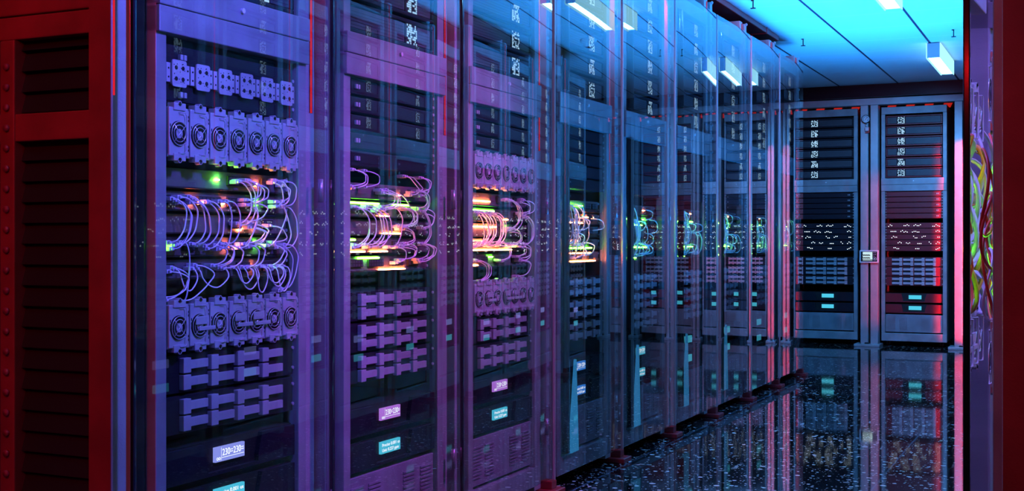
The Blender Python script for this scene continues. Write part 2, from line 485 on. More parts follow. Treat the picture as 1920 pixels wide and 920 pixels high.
def vent_panel(mir):
    mm = OPW if mir else None; h = .155
    c = MB(); c.box(-.30, -.014, .002, OPW-.002, 0, h, 'grille', .002)
    kids = []
    for y in (.020, .110, .300, .400):
        b = MB()
        for k in range(10):
            z = .025+k*.0108; b.prism([(y, z), (y+.066, z), (y+.066, z+.005), (y, z+.005)], -.014, -.0105, 'grille')
        kids.append(T('louver_group', b, mir=mm))
    return T('vent_panel', c, kids, mir=mm)

def network_switch(mir, h, leds, ports, face='panel_face'):
    """leds: (colour, y0, y1, z); ports: (y0, y1, rows)"""
    mm = OPW if mir else None
    c = MB(); c.box(-.30, -.036, .003, OPW-.003, .002, h-.003, face, .001)
    c.box(-.30, -.022, .003, OPW-.003, -.001, .002, 'black'); ear_screws(c, h, -.036)
    kids = []
    for y0, y1 in ports:
        p = MB(); p.box(-.036, -.030, y0, y1, .012, .034, 'black', .001)
        n = max(1, int((y1-y0)/.013)); s = (y1-y0)/n
        for k in range(n):
            for z in (.0145, .0245): p.box(-.0302, -.0296, y0+k*s+.002, y0+(k+1)*s-.002, z, z+.007, 'unit_mid')
        kids.append(T('port_block', p, mir=mm))
    for col, y0, y1, z in leds:
        l = MB(); l.box(-.036, -.0315, y0, y1, z, z+.0028, col, .0008); kids.append(T('indicator_light', l, mir=mm, label=col.split('_')[0]+' glowing indicator'))
    return T('network_switch', c, kids, mir=mm)

def led_switch(mir, seed, red=False):
    mm = OPW if mir else None; rnd = random.Random(seed); h = .048
    c = MB(); c.box(-.30, -.014, .003, OPW-.003, .0015, h-.0015, 'unit_reflected_red' if red else 'unit', .001); ear_screws(c, h, -.014)
    d = MB(); y = .03
    while y < .45:
        for k in range(rnd.choice((2, 3, 4, 5))):
            if y < .46: d.disc(-.014, -.012, y, .022+rnd.choice((0, 0, .008, -.006)), .0036, 'white_led', 8); y += .0135
        y += rnd.choice((.03, .055, .09, .13))
    return T('network_switch', c, [T('status_lights', d, mir=mm, label='scattered white status lights')], mir=mm)

# ------------------------------------------------------------------ the room
b = MB(); b.box(-3.3, 1.6, -3.0, 12.2, -.10, 0, 'floor'); struct('floor', b)
b = MB(); b.box(-3.3, 1.6, -.6, 11.02, 2.30, 2.40, 'ceiling'); struct('ceiling', b)
b = MB(); b.box(-3.4, -3.3, -3.0, 12.2, -.1, 2.4, 'wall'); struct('wall_left', b)
b = MB(); b.box(1.6, 1.7, -3.0, 12.2, -.1, 2.4, 'wall'); struct('wall_right', b)
b = MB(); b.box(-3.3, 1.6, 12.2, 12.3, -.1, 2.4, 'wall'); struct('wall_end', b)
b = MB(); b.box(-3.3, 1.6, 11.02, 11.10, 2.19, 2.40, 'bulk'); struct('trim_1', b)
# overhead duct above the glass row
d = MB(); d.box(-2.62, -1.86, 2.0, 8.15, 2.262, 2.298, 'duct', .004)
o = put('overhead_duct', None, None, (-2.25, 5.5, 2.2)); tag(o, 'long dark maroon duct under the ceiling above the glass-fronted row', 'duct')
q = put('duct_body', d.mesh('duct_body'), o, (2.25, -5.5, -2.2))
for k in range(5):
    f = MB(); y = 2.6+k*1.3; f.box(-2.625, -1.856, y, y+.03, 2.258, 2.299, 'duct', .003); put('duct_flange', f.mesh('duct_flange'), o, (2.25, -5.5, -2.2))

# ------------------------------------------------------------------ racks and units
ORD = ['first', 'second', 'third', 'fourth', 'fifth', 'sixth', 'seventh', 'eighth', 'ninth']
RT = {}
def rack_t(**k):
    key = tuple(sorted(k.items()))
    if key not in RT: RT[key] = rack_template(**k)
    return RT[key]
UT = {}
def ut(fn, *a):
    key = (fn.__name__,)+tuple(str(x) for x in a)
    if key not in UT: UT[key] = fn(*a)
    return UT[key]

LED1 = [  # first rack: small bright points; ports per row
    ([('green_spot', .205, .216, .022), ('orange_spot', .352, .362, .018)], [(.245, .33), (.375, .40), (.43, .45)]),
    ([('orange_spot', .110, .122, .020), ('orange_spot', .225, .235, .018), ('green_spot', .352, .362, .024)], [(.012, .105), (.14, .22), (.245, .34), (.378, .40)]),
    ([('orange_spot', .335, .347, .020), ('orange_spot', .29, .296, .008)], [(.26, .33), (.38, .42)]),
    ([('green_spot', .004, .012, .020), ('orange_spot', .232, .244, .022), ('green_spot', .345, .356, .026)], [(.02, .06), (.09, .13), (.16, .225), (.25, .34), (.37, .42)]),
    ([('orange_spot', .325, .338, .022), ('orange_spot', .05, .056, .014)], [(.012, .06), (.12, .15), (.20, .25), (.28, .33), (.37, .43)]),
]
LED2 = [
    ([('orange', .004, .020, .022), ('orange', .298, .316, .014)], [(.18, .29), (.36, .41)]),
    ([('green', .010, .20, .037), ('green', .28, .372, .037), ('orange', .20, .255, .003)], [(.012, .12), (.14, .25), (.29, .34), (.36, .41)]),
    ([('orange', .22, .320, .004)], [(.25, .31), (.37, .41)]),
    ([('green', .004, .075, .036), ('orange', .004, .125, .003), ('orange', .155, .245, .003)], [(.03, .10), (.14, .21), (.27, .33), (.37, .42)]),
    ([('green', .09, .20, .036), ('orange', .20, .345, .002)], [(.004, .11), (.14, .22), (.26, .33), (.36, .42)]),
]
LED3 = [
    ([('orange', .004, .19, .014)], [(.24, .33), (.37, .43)]),
    ([('green', .004, .22, .033), ('orange', .30, .33, .006)], [(.10, .20), (.25, .33), (.38, .43)]),
    ([('orange', .004, .24, .030), ('green', .30, .33, .03)], [(.26, .30), (.36, .43)]),
    ([('orange', .004, .17, .032), ('green', .32, .35, .014), ('orange', .004, .36, .003)], [(.05, .16), (.22, .30), (.37, .43)]),
    ([('green', .004, .21, .030), ('orange', .004, .10, .004)], [(.05, .17), (.22, .30), (.36, .43)]),
]
LEDG = [
    ([('orange', .30, .33, .02)], [(.16, .29), (.36, .41)]),
    ([('green', .10, .40, .030), ('green', .14, .30, .004)], [(.16, .29), (.36, .41)]),
    ([], [(.16, .29), (.36, .41)]),
    ([('green', .12, .36, .006)], [(.16, .29), (.36, .41)]),
    ([('green', .12, .22, .010)], [(.16, .29), (.36, .41)]),
]
LED4 = [
    ([('green', .14, .30, .022)], [(.31, .38), (.40, .44)]),
    ([('orange', .12, .42, .028), ('orange', .12, .30, .004)], [(.16, .29), (.36, .41)]),
    ([], [(.16, .29), (.36, .41)]),
    ([('green', .12, .40, .006), ('orange', .12, .25, .034)], [(.16, .29), (.36, .41)]),
    ([('orange', .12, .44, .004), ('orange', .12, .40, .036)], [(.16, .29), (.36, .41)]),
]

def fill_rack(origin, rz, where, mir, kind, n_disp, leds, gtag, lcd=('lcd_violet', 'lcd_cyan'), red=False, text=True, full=True, seed=0):
    R = Matrix.Rotation(rz, 3, 'Z'); O = Vector(origin)
    def at(z): return O+R @ Vector((0, OP0, z))
    for k in range(n_disp):
        place(ut(display_server, mir, (seed+k) % 5, red), f'LED matrix server {ORD[k]} above the header of {where}', 'server', 'LED matrix servers in the upper bays', at(1.486+k*.0925), rz)
    if kind == 'A':
        place(ut(plate_panel, mir), f'dark panel of six perforated plates in {where}', 'panel', 'perforated plate panels', at(1.222), rz)
        place(ut(fan_tray, mir, .125), f'tray of seven fans above the cables of {where}', 'fan tray', 'fan trays in the racks', at(1.095), rz)
        place(ut(fan_tray, mir, .113, True), f'tray of seven fans below the cables of {where}', 'fan tray', 'fan trays in the racks', at(.681), rz)
        st = [(.587, .088), (.497, .088)]
    elif kind == 'C':
        for k in range(3):
            place(ut(blank_server, mir, red), f'thin blank server {ORD[k]} under the header of {where}', 'server', 'thin blank servers', at(1.316-k*.0485), rz)
        place(ut(fan_tray, mir, .118), f'tray of seven fans above the cables of {where}', 'fan tray', 'fan trays in the racks', at(1.095), rz)
        place(ut(fan_tray, mir, .113, True), f'tray of seven fans below the cables of {where}', 'fan tray', 'fan trays in the racks', at(.681), rz)
        st = [(.587, .088), (.497, .088)]
    else:
        for k in range(5):
            place(ut(blank_server, mir, red), f'thin blank server {ORD[k]} under the header of {where}', 'server', 'thin blank servers', at(1.316-k*.0485), rz)
        st = [(.702, .083), (.617, .083), (.532, .083)]
    for k in range(5):
        z = 1.0395-k*.0505
        if leds is None: t = ut(led_switch, mir, k, red); what = 'switch dotted with white lights'
        else: t = ut(network_switch, mir, .046, leds[k][0], leds[k][1]); what = 'cabled network switch'
        place(t, f'{what} {ORD[k]} from the top in {where}', 'switch', 'network switches in the racks', at(z), rz)
    for k, (z, h) in enumerate(st):
        place(ut(storage_server, mir, h, red), f'storage server {ORD[k]} from the top in {where}', 'server', 'storage servers with drive handles', at(z), rz)
    place(ut(power_unit, mir, .083, ('230=230=',), lcd[0], red, text), f'upper power unit with glowing digits display in {where}', 'power supply', 'power units with displays', at(.385), rz)
    place(ut(power_unit, mir, .083, ('Precise 0.001 us', 'Unit: 0.227 ppm'), lcd[1], red, text), f'lower power unit with glowing text display in {where}', 'power supply', 'power units with displays', at(.290), rz)
    place(ut(vent_panel, mir), f'grey louvered vent panel at the foot of {where}', 'panel', 'vent panels at the rack feet', at(.125), rz)

LCDS = [('lcd_violet', 'lcd_cyan'), ('lcd_pink', 'lcd_cyan'), ('lcd_pink', 'lcd_cyan'), ('lcd_blue', 'lcd_blue')]+[('lcd_cyan', 'lcd_cyan')]*5
KIND = 'ABCBBBBBB'
LEDS = [LED1, LED2, LED3, LED4, LEDG, LEDG, LEDG, LEDG, LEDG]
NDISP = [1, 2, 4, 6, 6, 6, 6, 6, 6]
for i in range(9):
    o = (X_LEFT, Y0+PITCH*i, 0); where = f'{ORD[i]} rack from the red end panel'
    look = ['violet lit', 'magenta lit', 'purple lit', 'dark blue lit'][i] if i < 4 else 'blue lit'
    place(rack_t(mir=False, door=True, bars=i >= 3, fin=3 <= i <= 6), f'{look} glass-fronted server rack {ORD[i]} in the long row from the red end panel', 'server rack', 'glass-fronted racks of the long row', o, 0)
    fill_rack(o, 0, where, False, KIND[i], NDISP[i], LEDS[i], 'l', LCDS[i], text=i < 5, seed=i)
for i in range(9):
    o = (X_RIGHT, Y0+PITCH*i+W, 0); where = f'{ORD[i]} rack of the opposite row'
    place(rack_t(mir=True, door=i < 3), f'server rack {ORD[i]} in the opposite row facing the glass-fronted row', 'server rack', 'racks of the opposite row', o, PI)
    fill_rack(o, PI, where, True, 'A' if i == 0 else 'B', 0 if i == 0 else 6, LEDG if i == 0 else None, 'r', text=False, seed=i+2)
ENDS = [(-2.12, 'end-wall rack nearest the glass row', False), (-1.365, 'red-reflecting end-wall rack beside the gauge', True), (-.555, 'third end-wall rack', False), (.225, 'fourth end-wall rack', True)]
NAMES = ['dark end-wall server rack on casters nearest the end of the glass row', 'end-wall server rack with red-reflecting units between the gauge post and the red-lit post', 'third server rack along the end wall hidden past the red-lit post', 'fourth server rack along the end wall at its far corner']
for (cx, where, red), nm in zip(ENDS, NAMES):
    o = (cx-W/2, 11.17, 0)
    place(rack_t(mir=True, door=False), nm, 'server rack', 'racks along the end wall', o, -PI/2)
    fill_rack(o, -PI/2, where, True, 'B', 6, None, 'e', ('lcd_cyan', 'lcd_cyan'), red=red, text=False, seed=3)

# ------------------------------------------------------------------ posts between the racks
def post_template(bolts):
    kids = []
    for k, (y0, y1) in enumerate(((.000, .058), (.110, .151))):
        b = MB(); b.box(-.14, 0, y0, y1, .02, 2.19, 'post', .003)
        if k == 1 and bolts:
            z = .10
            while z < 2.2: b.disc(0, .007, (y0+y1)/2, z, .008, 'screw', 10).disc(.007, .010, (y0+y1)/2, z, .005, 'screw', 8); z += .072
        kids.append(T('column', b))
    if bolts:
        b = MB(); b.box(0, .002, .037, .045, 1.25, 2.18, 'red_edge_light').box(0, .001, .034, .048, 1.25, 2.18, 'black'); kids.append(T('red_edge_glow', b, label='red edge light painted as a thin glowing strip'))
    b = MB(); b.box(-.12, -.09, .058, .110, .02, 2.19, 'black'); kids.append(T('slot_backing', b))
    b = MB(); b.box(-.15, .07, .03, .125, 0, .020, 'duct', .003).box(.0, .045, .055, .10, .020, .050, 'duct', .003); kids.append(T('base_plate', b))
    return ('rack_post', None, kids, None)
PT = post_template(True)
for i in range(9):
    place(PT, f'bolted metal post after the {ORD[i]} rack from the red end panel', 'post', 'posts of the long glass row', (-1.80, Y0+PITCH*i+.557, 0), 0)
for i in range(8):
    place(PT, f'bolted metal post after the {ORD[i]} rack of the opposite row', 'post', 'posts of the opposite row', (-.11, Y0+PITCH*i+.557+.157, 0), PI)
def wall_post():
    kids = []
    for x0, x1 in ((-.075, -.010), (.010, .075)):
        b = MB(); b.box(x0, x1, -.06, .06, .02, 2.125, 'post', .003); kids.append(T('column', b))
    b = MB(); b.box(-.012, .012, .02, .05, .02, 2.12, 'black'); kids.append(T('slot_backing', b))
    b = MB(); b.box(-.12, .10, -.14, .08, 0, .022, 'post', .003).box(-.035, .005, -.10, -.07, .022, .034, 'black', .004); kids.append(T('base_plate', b))
    return ('wall_post', None, kids, None)
WP = wall_post()
for x, nm in ((-1.730, 'purple double post with the round gauge between the end-wall racks'), (-.945, 'red-lit double post at the end of the aisle'), (-.16, 'double post past the red-lit post along the end wall'), (.62, 'last double post at the far corner of the end wall'), (-2.51, 'double post behind the last rack of the glass row')):
    place(WP, nm, 'post', 'posts along the end wall', (x, 11.14, 0), 0)
b = MB(); b.box(-2.7, .8, 11.08, 11.20, 2.125, 2.185, 'post', .003)
o = put('wall_lintel', b.mesh('wall_lintel')); tag(o, 'long horizontal metal lintel above the end-wall racks', 'beam'); o['kind'] = 'structure'; o.name = 'trim_2'
b = MB()
for k in range(22):
    x = -2.6+k*.16; y = 11.45
    vs = [(x, y, 2.114), (x+.07, y, 2.114), (x+.10, y, 2.175), (x+.03, y, 2.175)]
    b.add(vs+[(p[0], y+.02, p[2]) for p in vs], [(0, 1, 2, 3), (7, 6, 5, 4), (0, 4, 5, 1), (1, 5, 6, 2), (2, 6, 7, 3), (3, 7, 4, 0)], 'red_lit_slot')
b.box(-2.7, .9, 11.47, 11.49, 2.114, 2.175, 'black')
tag(put('red_slot_board', b.mesh('red_slot_board')), 'black board of slanted slots with painted-on red light behind the end-wall lintel', 'sign')

# ------------------------------------------------------------------ end panels (red)
def end_panel(name, label, x0, x1, y, sgn, loc):
    """faces -y; the outer corner is at x0, the panel runs to x1 (sgn = direction)"""
    o = put(name, None, None, loc); tag(o, label, 'panel', 'red end panels of the rack rows')
    L = Vector(loc)
    def part(nm, mb):
        me = mb.mesh(nm); me.transform(Matrix.Translation(-L)); return put(nm, me, o)
    def bx(mb, a, c, y0, y1, z0, z1, mat, bev=.003):
        u, v = x0+sgn*a, x0+sgn*c
        mb.box(min(u, v), max(u, v), y0, y1, z0, z1, mat, bev)
    H = 2.29
    b = MB(); bx(b, 0, .059, y, y+.063, .02, H, 'post'); bx(b, .001, .059, y-.002, y+.001, .02, H, 'panel', 0); part('corner_stile', b)  # thin red skin paints the red light onto the stile's front face
    if sgn < 0:
        b = MB(); b.box(x0, x0+.002, y+.004, y+.008, 1.22, 2.2, 'red_edge_light'); part('red_edge_glow', b)['label'] = 'red edge light painted as a thin glowing strip'
    for z0, z1 in [(.02, .20), (1.134, 1.193), (1.352, 1.401), (1.404, H)]:
        m = MB(); bx(m, .060, .95, y+.004, y+.05, z0, z1, 'panel'); part('cross_rail', m)
    for a0, a1 in ((.272, .314), (.527, .60), (.80, .95)):
        s = MB(); bx(s, a0, a1, y, y+.045, .20, 1.3515, 'panel')
        z = .25
        while z < 1.33 and a0 < .3:
            cx = x0+sgn*.292
            s.tube([(cx, y-.006, z), (cx, y+.001, z)], .0075, 'panel', 10); z += .0435
        part('inner_stile', s)
    for a0, a1 in ((.060, .272), (.314, .527), (.60, .80)):
        for z0, z1 in ((.20, 1.134), (1.193, 1.352)):
            v = MB(); z = z0
            while z < z1-.004:
                h = min(.0425, z1-z)
                u, w = sorted((x0+sgn*a0, x0+sgn*a1))
                vs = [(u, y+.020, z+.004), (w, y+.020, z+.004), (w, y+.032, z+h), (u, y+.032, z+h), (u, y+.045, z+.004), (w, y+.045, z+.004), (w, y+.045, z+h), (u, y+.045, z+h)]
                v.add(vs, [(0, 1, 2, 3), (5, 4, 7, 6), (1, 5, 6, 2), (4, 0, 3, 7), (3, 2, 6, 7), (4, 5, 1, 0)], 'slat'); z += .0445
            part('louver_vent', v)
    k = MB(); bx(k, .062, .93, y+.05, y+.055, .1, H-.05, 'black'); part('backing_sheet', k)
    return o
end_panel('end_panel', 'large red-lit end panel with dark louvered vents beside the glass row', -1.80, -2.7, 1.905, -1, (-2.2, 1.905, 0))
end_panel('end_panel', 'narrow strip of red-lit end panel beside the bundled red cables', -.11, .8, 1.905, 1, (.3, 1.905, 0))

# ------------------------------------------------------------------ cables
def spline(pts, n=22):
    pts = [Vector(p) for p in pts]; P = [2*pts[0]-pts[1]]+pts+[2*pts[-1]-pts[-2]]; out = []
    S = len(pts)-1
    for i in range(n+1):
        t = i/n*S; k = min(int(t), S-1); t -= k
        a, b, c, d = P[k:k+4]
        out.append(.5*((2*b)+(c-a)*t+(2*a-5*b+4*c-d)*t*t+(3*b-a-3*c+d)*t**3))
    return out
def cable(O, rz, pts, label, group, mat='cable', r=.0017, plugs=True, n=22):
    b = MB(); b.tube(spline(pts, n), r, mat, 6)
    o = put('patch_cable', b.mesh('patch_cable'), None, O, rz); tag(o, label, 'cable', group)
    if plugs:
        for p in (pts[0], pts[-1]):
            q = MB(); q.box(p[0]-.010, p[0]+.011, p[1]-.0055, p[1]+.0055, p[2]-.0045, p[2]+.0045, 'plug', .001)
            q.box(p[0]+.011, p[0]+.017, p[1]-.0035, p[1]+.0035, p[2]-.003, p[2]+.003, 'plug', .001)
            put('connector', q.mesh('connector'), o)
def loop(y1, z1, y2, z2, bulge, out=-.004):
    f = -.022
    return [(f, y1, z1), (out-.004, y1+bulge*.35, z1-.003), (out, y1+bulge*.9, z1-(z1-z2)*.25), (out, y1*.5+y2*.5+bulge, (z1+z2)/2), (out, y2+bulge*.9, z2+(z1-z2)*.25), (out-.004, y2+bulge*.35, z2+.003), (f, y2, z2)]
ZR = [1.0395-k*.0505+.023 for k in range(5)]
def cables_in(O, rz, where, spec, group, mir=False, plugs=True, n=22, r=.0017, label=None, mats=('cable', 'cable_pale', 'cable_pale')):
    rnd = random.Random(len(where)+len(spec))
    for s in spec:
        y1, k1, y2, k2, bg = s[:5]
        z1 = ZR[k1]+rnd.uniform(-.008, .008) if isinstance(k1, int) else k1
        z2 = ZR[k2]+rnd.uniform(-.008, .008) if isinstance(k2, int) else k2
        pts = loop(y1, z1, y2, z2, bg, rnd.uniform(-.006, .010))
        pts = [(x, OP0+(OPW-y if mir else y), z) for x, y, z in pts]
        cable(O, rz, pts, label or f'lavender patch cable looped between switches of {where}', group, rnd.choice(mats), r, plugs, n)
rnd0 = random.Random(4)
S1 = []
for a, k1, b, k2, g in [(.255, 0, .255, 2, .040), (.262, 0, .262, 2, .036), (.29, 0, .285, 1, .030), (.298, 0, .296, 1, .032), (.306, 0, .302, 1, .034), (.314, 0, .31, 1, .038),
        (.395, 0, .40, 1, .022), (.402, 0, .41, 1, .026), (.435, 0, .43, 1, .020), (.442, 0, .436, 1, .024),
        (.030, 1, .020, 3, .034), (.038, 1, .028, 3, .040), (.046, 1, .036, 3, .044), (.054, 1, .044, 3, .046),
        (.085, 1, .092, 3, .034), (.093, 1, .100, 3, .036), (.101, 1, .108, 3, .038), (.142, 1, .138, 3, .040), (.150, 1, .146, 3, .042), (.19, 1, .185, 3, .020), (.215, 1, .212, 3, .030),
        (.285, 1, .262, 3, .030), (.292, 1, .270, 3, .034), (.31, 1, .29, 2, .040), (.30, 2, .28, 3, .046), (.31, 2, .292, 3, .048), (.318, 2, .30, 3, .050),
        (.38, 2, .395, 3, .028), (.40, 1, .37, 3, .040), (.41, 1, .43, 3, .030), (.435, 1, .44, 3, .036),
        (.06, 3, .055, .79, .010), (.175, 3, .165, 4, .034), (.19, 3, .18, 4, .036), (.20, 3, .19, 4, .040), (.21, 3, .20, 4, .044), (.29, 3, .285, 4, .030), (.31, 3, .30, 4, .028), (.32, 3, .31, 4, .034),
        (.395, 3, .375, 4, .034), (.405, 3, .385, 4, .038), (.43, 3, .42, .80, .040), (.44, 3, .425, .805, .034), (.02, 4, .006, .80, .046), (.03, 4, .010, .795, .050), (.105, 4, .06, .79, .056)]:
    S1.append((a, k1, b, k2, g))
cables_in((X_LEFT, Y0, 0), 0, 'the first rack', S1, 'patch cables of the first rack')
for ya, yb, zb in ((.04, .095, .812), (.112, .205, .816), (.235, .292, .822), (.25, .318, .808), (.272, .30, .83), (.305, .348, .800), (.338, .402, .820), (.352, .412, .812), (.382, .432, .800)):
    z = ZR[4]; n = rnd0.uniform(-.004, .010)
    pts = [(-.022, ya, z), (n-.004, ya+.004, z-.004), (n, ya+.010, (z+zb)/2), (n, ya*.7+yb*.3+.004, zb+.006), (n, ya*.35+yb*.65+.004, zb+.001), (n, yb+.006, (z+zb)/2), (n-.004, yb+.003, z-.004), (-.022, yb, z)]
    cable((X_LEFT, Y0, 0), 0, [(x, OP0+y, q) for x, y, q in pts], 'pale cable drooping in a loop above the lower fans of the first rack', 'drooping cables of the first rack', 'cable_pale')
S2 = []
rnd = random.Random(21)
for a, k1, b, k2, g, n in [(.02, 1.115, .02, 0, .055, 2), (.09, 1.115, .09, 0, .055, 1), (.30, 1.11, .34, 0, .03, 2), (.395, 1.11, .39, 0, .03, 2), (.17, 0, .17, 1, .06, 4), (.25, 0, .28, 2, .055, 1),
        (.03, 1, .03, 3, .065, 3), (.09, 1, .10, 3, .060, 2), (.15, 1, .16, 3, .050, 2), (.23, 1, .22, 3, .040, 1), (.29, 1, .29, 2, .050, 4), (.38, 1, .39, 3, .05, 2), (.27, 2, .28, 3, .06, 2), (.38, 0, .38, 1, .03, 3),
        (.29, 3, .28, 4, .050, 3), (.39, 3, .38, 4, .050, 4), (.42, 1, .41, 2, .04, 2), (.26, 3, .26, 4, .03, 1)]:
    for q in range(n): S2.append((a+q*.011, k1, b+q*.010, k2, g+rnd.uniform(-.006, .006)))
cables_in((X_LEFT, Y0+PITCH, 0), 0, 'the second rack', S2, 'patch cables of the second rack')
S3 = []
for a, k1, b, k2, g, n in [(.27, 0, .27, 2, .07, 4), (.39, 0, .39, 1, .05, 3), (.02, 1, .03, 3, .06, 6), (.12, 1, .12, 3, .06, 5), (.30, 2, .30, 3, .05, 3), (.40, 1, .40, 3, .05, 3), (.22, 3, .22, 4, .05, 3), (.36, 3, .36, 4, .05, 4), (.03, 4, .03, .79, .08, 3), (.38, 4, .36, .80, .05, 2)]:
    for q in range(n): S3.append((a+q*.012, k1, b+q*.011, k2, g+rnd.uniform(-.008, .008)))
cables_in((X_LEFT, Y0+2*PITCH, 0), 0, 'the third rack', S3, 'patch cables of the third rack')
for i in range(3, 9):
    sp = []
    for q in range(9):
        a = .066+q*.009; sp.append((a, rnd.choice((0, 1)), a+rnd.uniform(-.01, .02), rnd.choice((3, 4)), rnd.uniform(.03, .055)))
    for q in range(11):
        a = .12+rnd.random()*.28; k1 = rnd.choice((0, 1, 2, 3)); k2 = rnd.choice((k1+1, min(4, k1+2)))
        sp.append((a, k1, a+rnd.uniform(-.03, .03), k2, rnd.uniform(.04, .07)))
    cables_in((X_LEFT, Y0+PITCH*i, 0), 0, f'the {ORD[i]} rack', sp, f'patch cables of the {ORD[i]} rack', plugs=False, n=12, r=.0024)
# big hanging loops before the opposite row's first racks
def ring_cable(x, y, z, R, mat, label, group, k):
    b = MB(); n = 30
    pts = [(x+.007*math.sin(2.2*PI*2*i/n+k), y+R*.9*math.cos(2*PI*1.0*i/n), z+R*math.sin(2*PI*1.0*i/n)) for i in range(n)]
    b.tube(pts, .0024, mat, 7, closed=True)
    tag(put('hanging_cable', b.mesh('hanging_cable')), label, 'cable', group)
for k in range(32):
    m = ('cable_red', 'cable', 'cable', 'cable_orange', 'cable', 'cable', 'cable_red', 'cable')[k % 8]
    c = {'cable_red': 'red', 'cable': 'lavender', 'cable_orange': 'orange'}[m]
    y = 2.05+rnd.random()*1.1; z = (.84, .95, 1.03)[k % 3]+rnd.uniform(-.04, .04); R = rnd.uniform(.055, .085)
    ring_cable(-.138-rnd.random()*.004, y, z, R, m, f'{c} coil of cable hanging beside the narrow red end panel', f'{c} coils beside the narrow red panel', k)
S9 = []
for q in range(26):
    a = .05+rnd.random()*.36; k1 = rnd.choice((0, 1, 2)); k2 = min(4, k1+rnd.choice((1, 2)))
    S9.append((a, k1, a+rnd.uniform(-.03, .03), k2, rnd.uniform(.03, .06)))
cables_in((X_RIGHT, Y0+W, 0), PI, 'the opposite row', S9, 'patch cables of the opposite row', mir=True, plugs=False, n=14, label='patch cable on the opposite row seen mirrored beside the narrow red panel', mats=('cable', 'cable', 'cable_red', 'cable_orange'))

# ------------------------------------------------------------------ lamps, detectors, ceiling hooks
def lamp_template():
    kids = []
    hw, L, z0, z1 = .048, .95, -.11, -.005
    b = MB(); b.box(-hw+.006, hw-.006, 0, .012, z0+.004, z1, 'housing', .002).box(-hw+.006, hw-.006, L-.012, L, z0+.004, z1, 'housing', .002)
    b.box(-hw+.006, hw-.006, .012, L-.012, z1-.014, z1, 'housing'); kids.append(T('housing', b))
    for s in (-1, 1):
        p = MB(); x = s*(hw-.003); p.box(x-.003, x+.003, -.002, L+.002, z0, z1, 'acryl', .001); kids.append(T('side_lens', p))
    d = MB(); d.box(-hw+.008, hw-.008, .014, L-.014, z0+.010, z0+.020, 'tube', .002); kids.append(T('diffuser', d, label='white glowing diffuser'))
    m = MB()
    for y in (.2, .75): m.box(-.02, .02, y-.02, y+.02, z1, 0, 'housing')
    kids.append(T('bracket', m))
    return ('ceiling_lamp', None, kids, None)
LT = lamp_template()
for y, nm in ((8.88, 'glowing white box lamp on the ceiling nearest the end wall'), (6.0, 'glowing white box lamp on the ceiling nearer the top edge of the photo'), (3.12, 'box lamp on the aisle ceiling over the third rack, above the photo'), (.24, 'box lamp on the aisle ceiling before the first rack, above the photo')):
    place(LT, nm, 'lamp', 'box lamps in a line along the aisle ceiling', (-.955, y, 2.30), 0)
def hook():
    b = MB(); b.box(-.003, .003, -.003, .003, -.045, 0, 'black'); 
    f = MB(); f.box(-.014, .014, -.008, .008, -.050, -.045, 'black', .001)
    t = MB(); t.box(-.012, .004, -.004, .004, -.006, 0, 'black')
    return ('ceiling_hook', b.mesh('ceiling_hook'), [T('foot', f), T('mount', t)], None)
HK = hook()
for x, y, nm in ((-1.74, 8.35, 'small dark hook under the blue ceiling above the last glass doors'), (-.778, 8.40, 'small dark hook under the blue ceiling beside the lamp nearest the end wall'), (-1.72, 6.89, 'small dark hook under the blue ceiling near the end of the maroon duct')):
    place(HK, nm, 'hook', 'small dark ceiling hooks', (x, y, 2.30), 0)
def detector(r):
    b = MB(); pts = [(r, 0), (r, -.018), (r*.92, -.024), (r*.6, -.030), (r*.55, -.045), (r*.35, -.050)]
    n = 28; vs = [(p*math.cos(2*PI*k/n), p*math.sin(2*PI*k/n), z) for p, z in pts for k in range(n)]
    fs = [(i*n+k, (i+1)*n+k, (i+1)*n+(k+1) % n, i*n+(k+1) % n) for i in range(len(pts)-1) for k in range(n)]
    b.add(vs, fs+[[(len(pts)-1)*n+k for k in range(n)]], 'white', True)
    s = MB()
    for k in range(8):
        a = 2*PI*k/8; s.box(r*.6*math.cos(a)-.004, r*.6*math.cos(a)+.004, r*.6*math.sin(a)-.004, r*.6*math.sin(a)+.004, -.044, -.030, 'white')
    return ('smoke_detector', b.mesh('smoke_detector'), [T('sensor_fin', s)], None)
place(detector(.10), 'large round smoke detector on the ceiling mirrored in the fourth glass door', 'smoke detector', 'smoke detectors', (-.40, 7.77, 2.30), 0)
place(detector(.065), 'small round smoke detector on the ceiling mirrored in the third glass door', 'smoke detector', 'smoke detectors', (.22, 8.27, 2.30), 0)

# gauge and control panel on the middle end-wall post
def ff(mb, name, parent, lab=None):   # built facing -y: local x out -> world -y
    o = put(name, mb.mesh(name), parent)
    if lab: o['label'] = lab
    return o
g = put('pressure_gauge', None, None, (-1.755, 11.08, 2.00), -PI/2); tag(g, 'small round dial gauge with a valve on the purple end-wall post', 'gauge')
b = MB(); b.disc(.0, .028, 0, 0, .037, 'black', 24); ff(b, 'case', g)
b = MB(); b.disc(.028, .030, 0, 0, .031, 'dial', 24); 
for k in range(10):
    a = -.7+k*.5; b.box(.030, .0306, .022*math.cos(a)-.003, .022*math.cos(a)+.003, .022*math.sin(a)-.003, .022*math.sin(a)+.003, 'black')
dl = ff(b, 'dial', g, 'pale dial with dark marks')
b = MB(); b.tube([(.031, -.004, -.008), (.031, .012, .016)], .0018, 'cable_red', 5); nd = put('needle', b.mesh('needle'), dl)
b = MB(); b.tube([(.012, 0, -.036), (.012, .004, -.075)], .007, 'screw', 10); b.box(.0, .030, -.008, .024, -.105, -.070, 'screw', .003); ff(b, 'valve', g)
b = MB(); b.box(.012, .024, .020, .030, -.115, -.070, 'cable_red', .002).box(.012, .024, -.006, .030, -.122, -.113, 'cable_red', .002); ff(b, 'valve_lever', g, 'red lever')
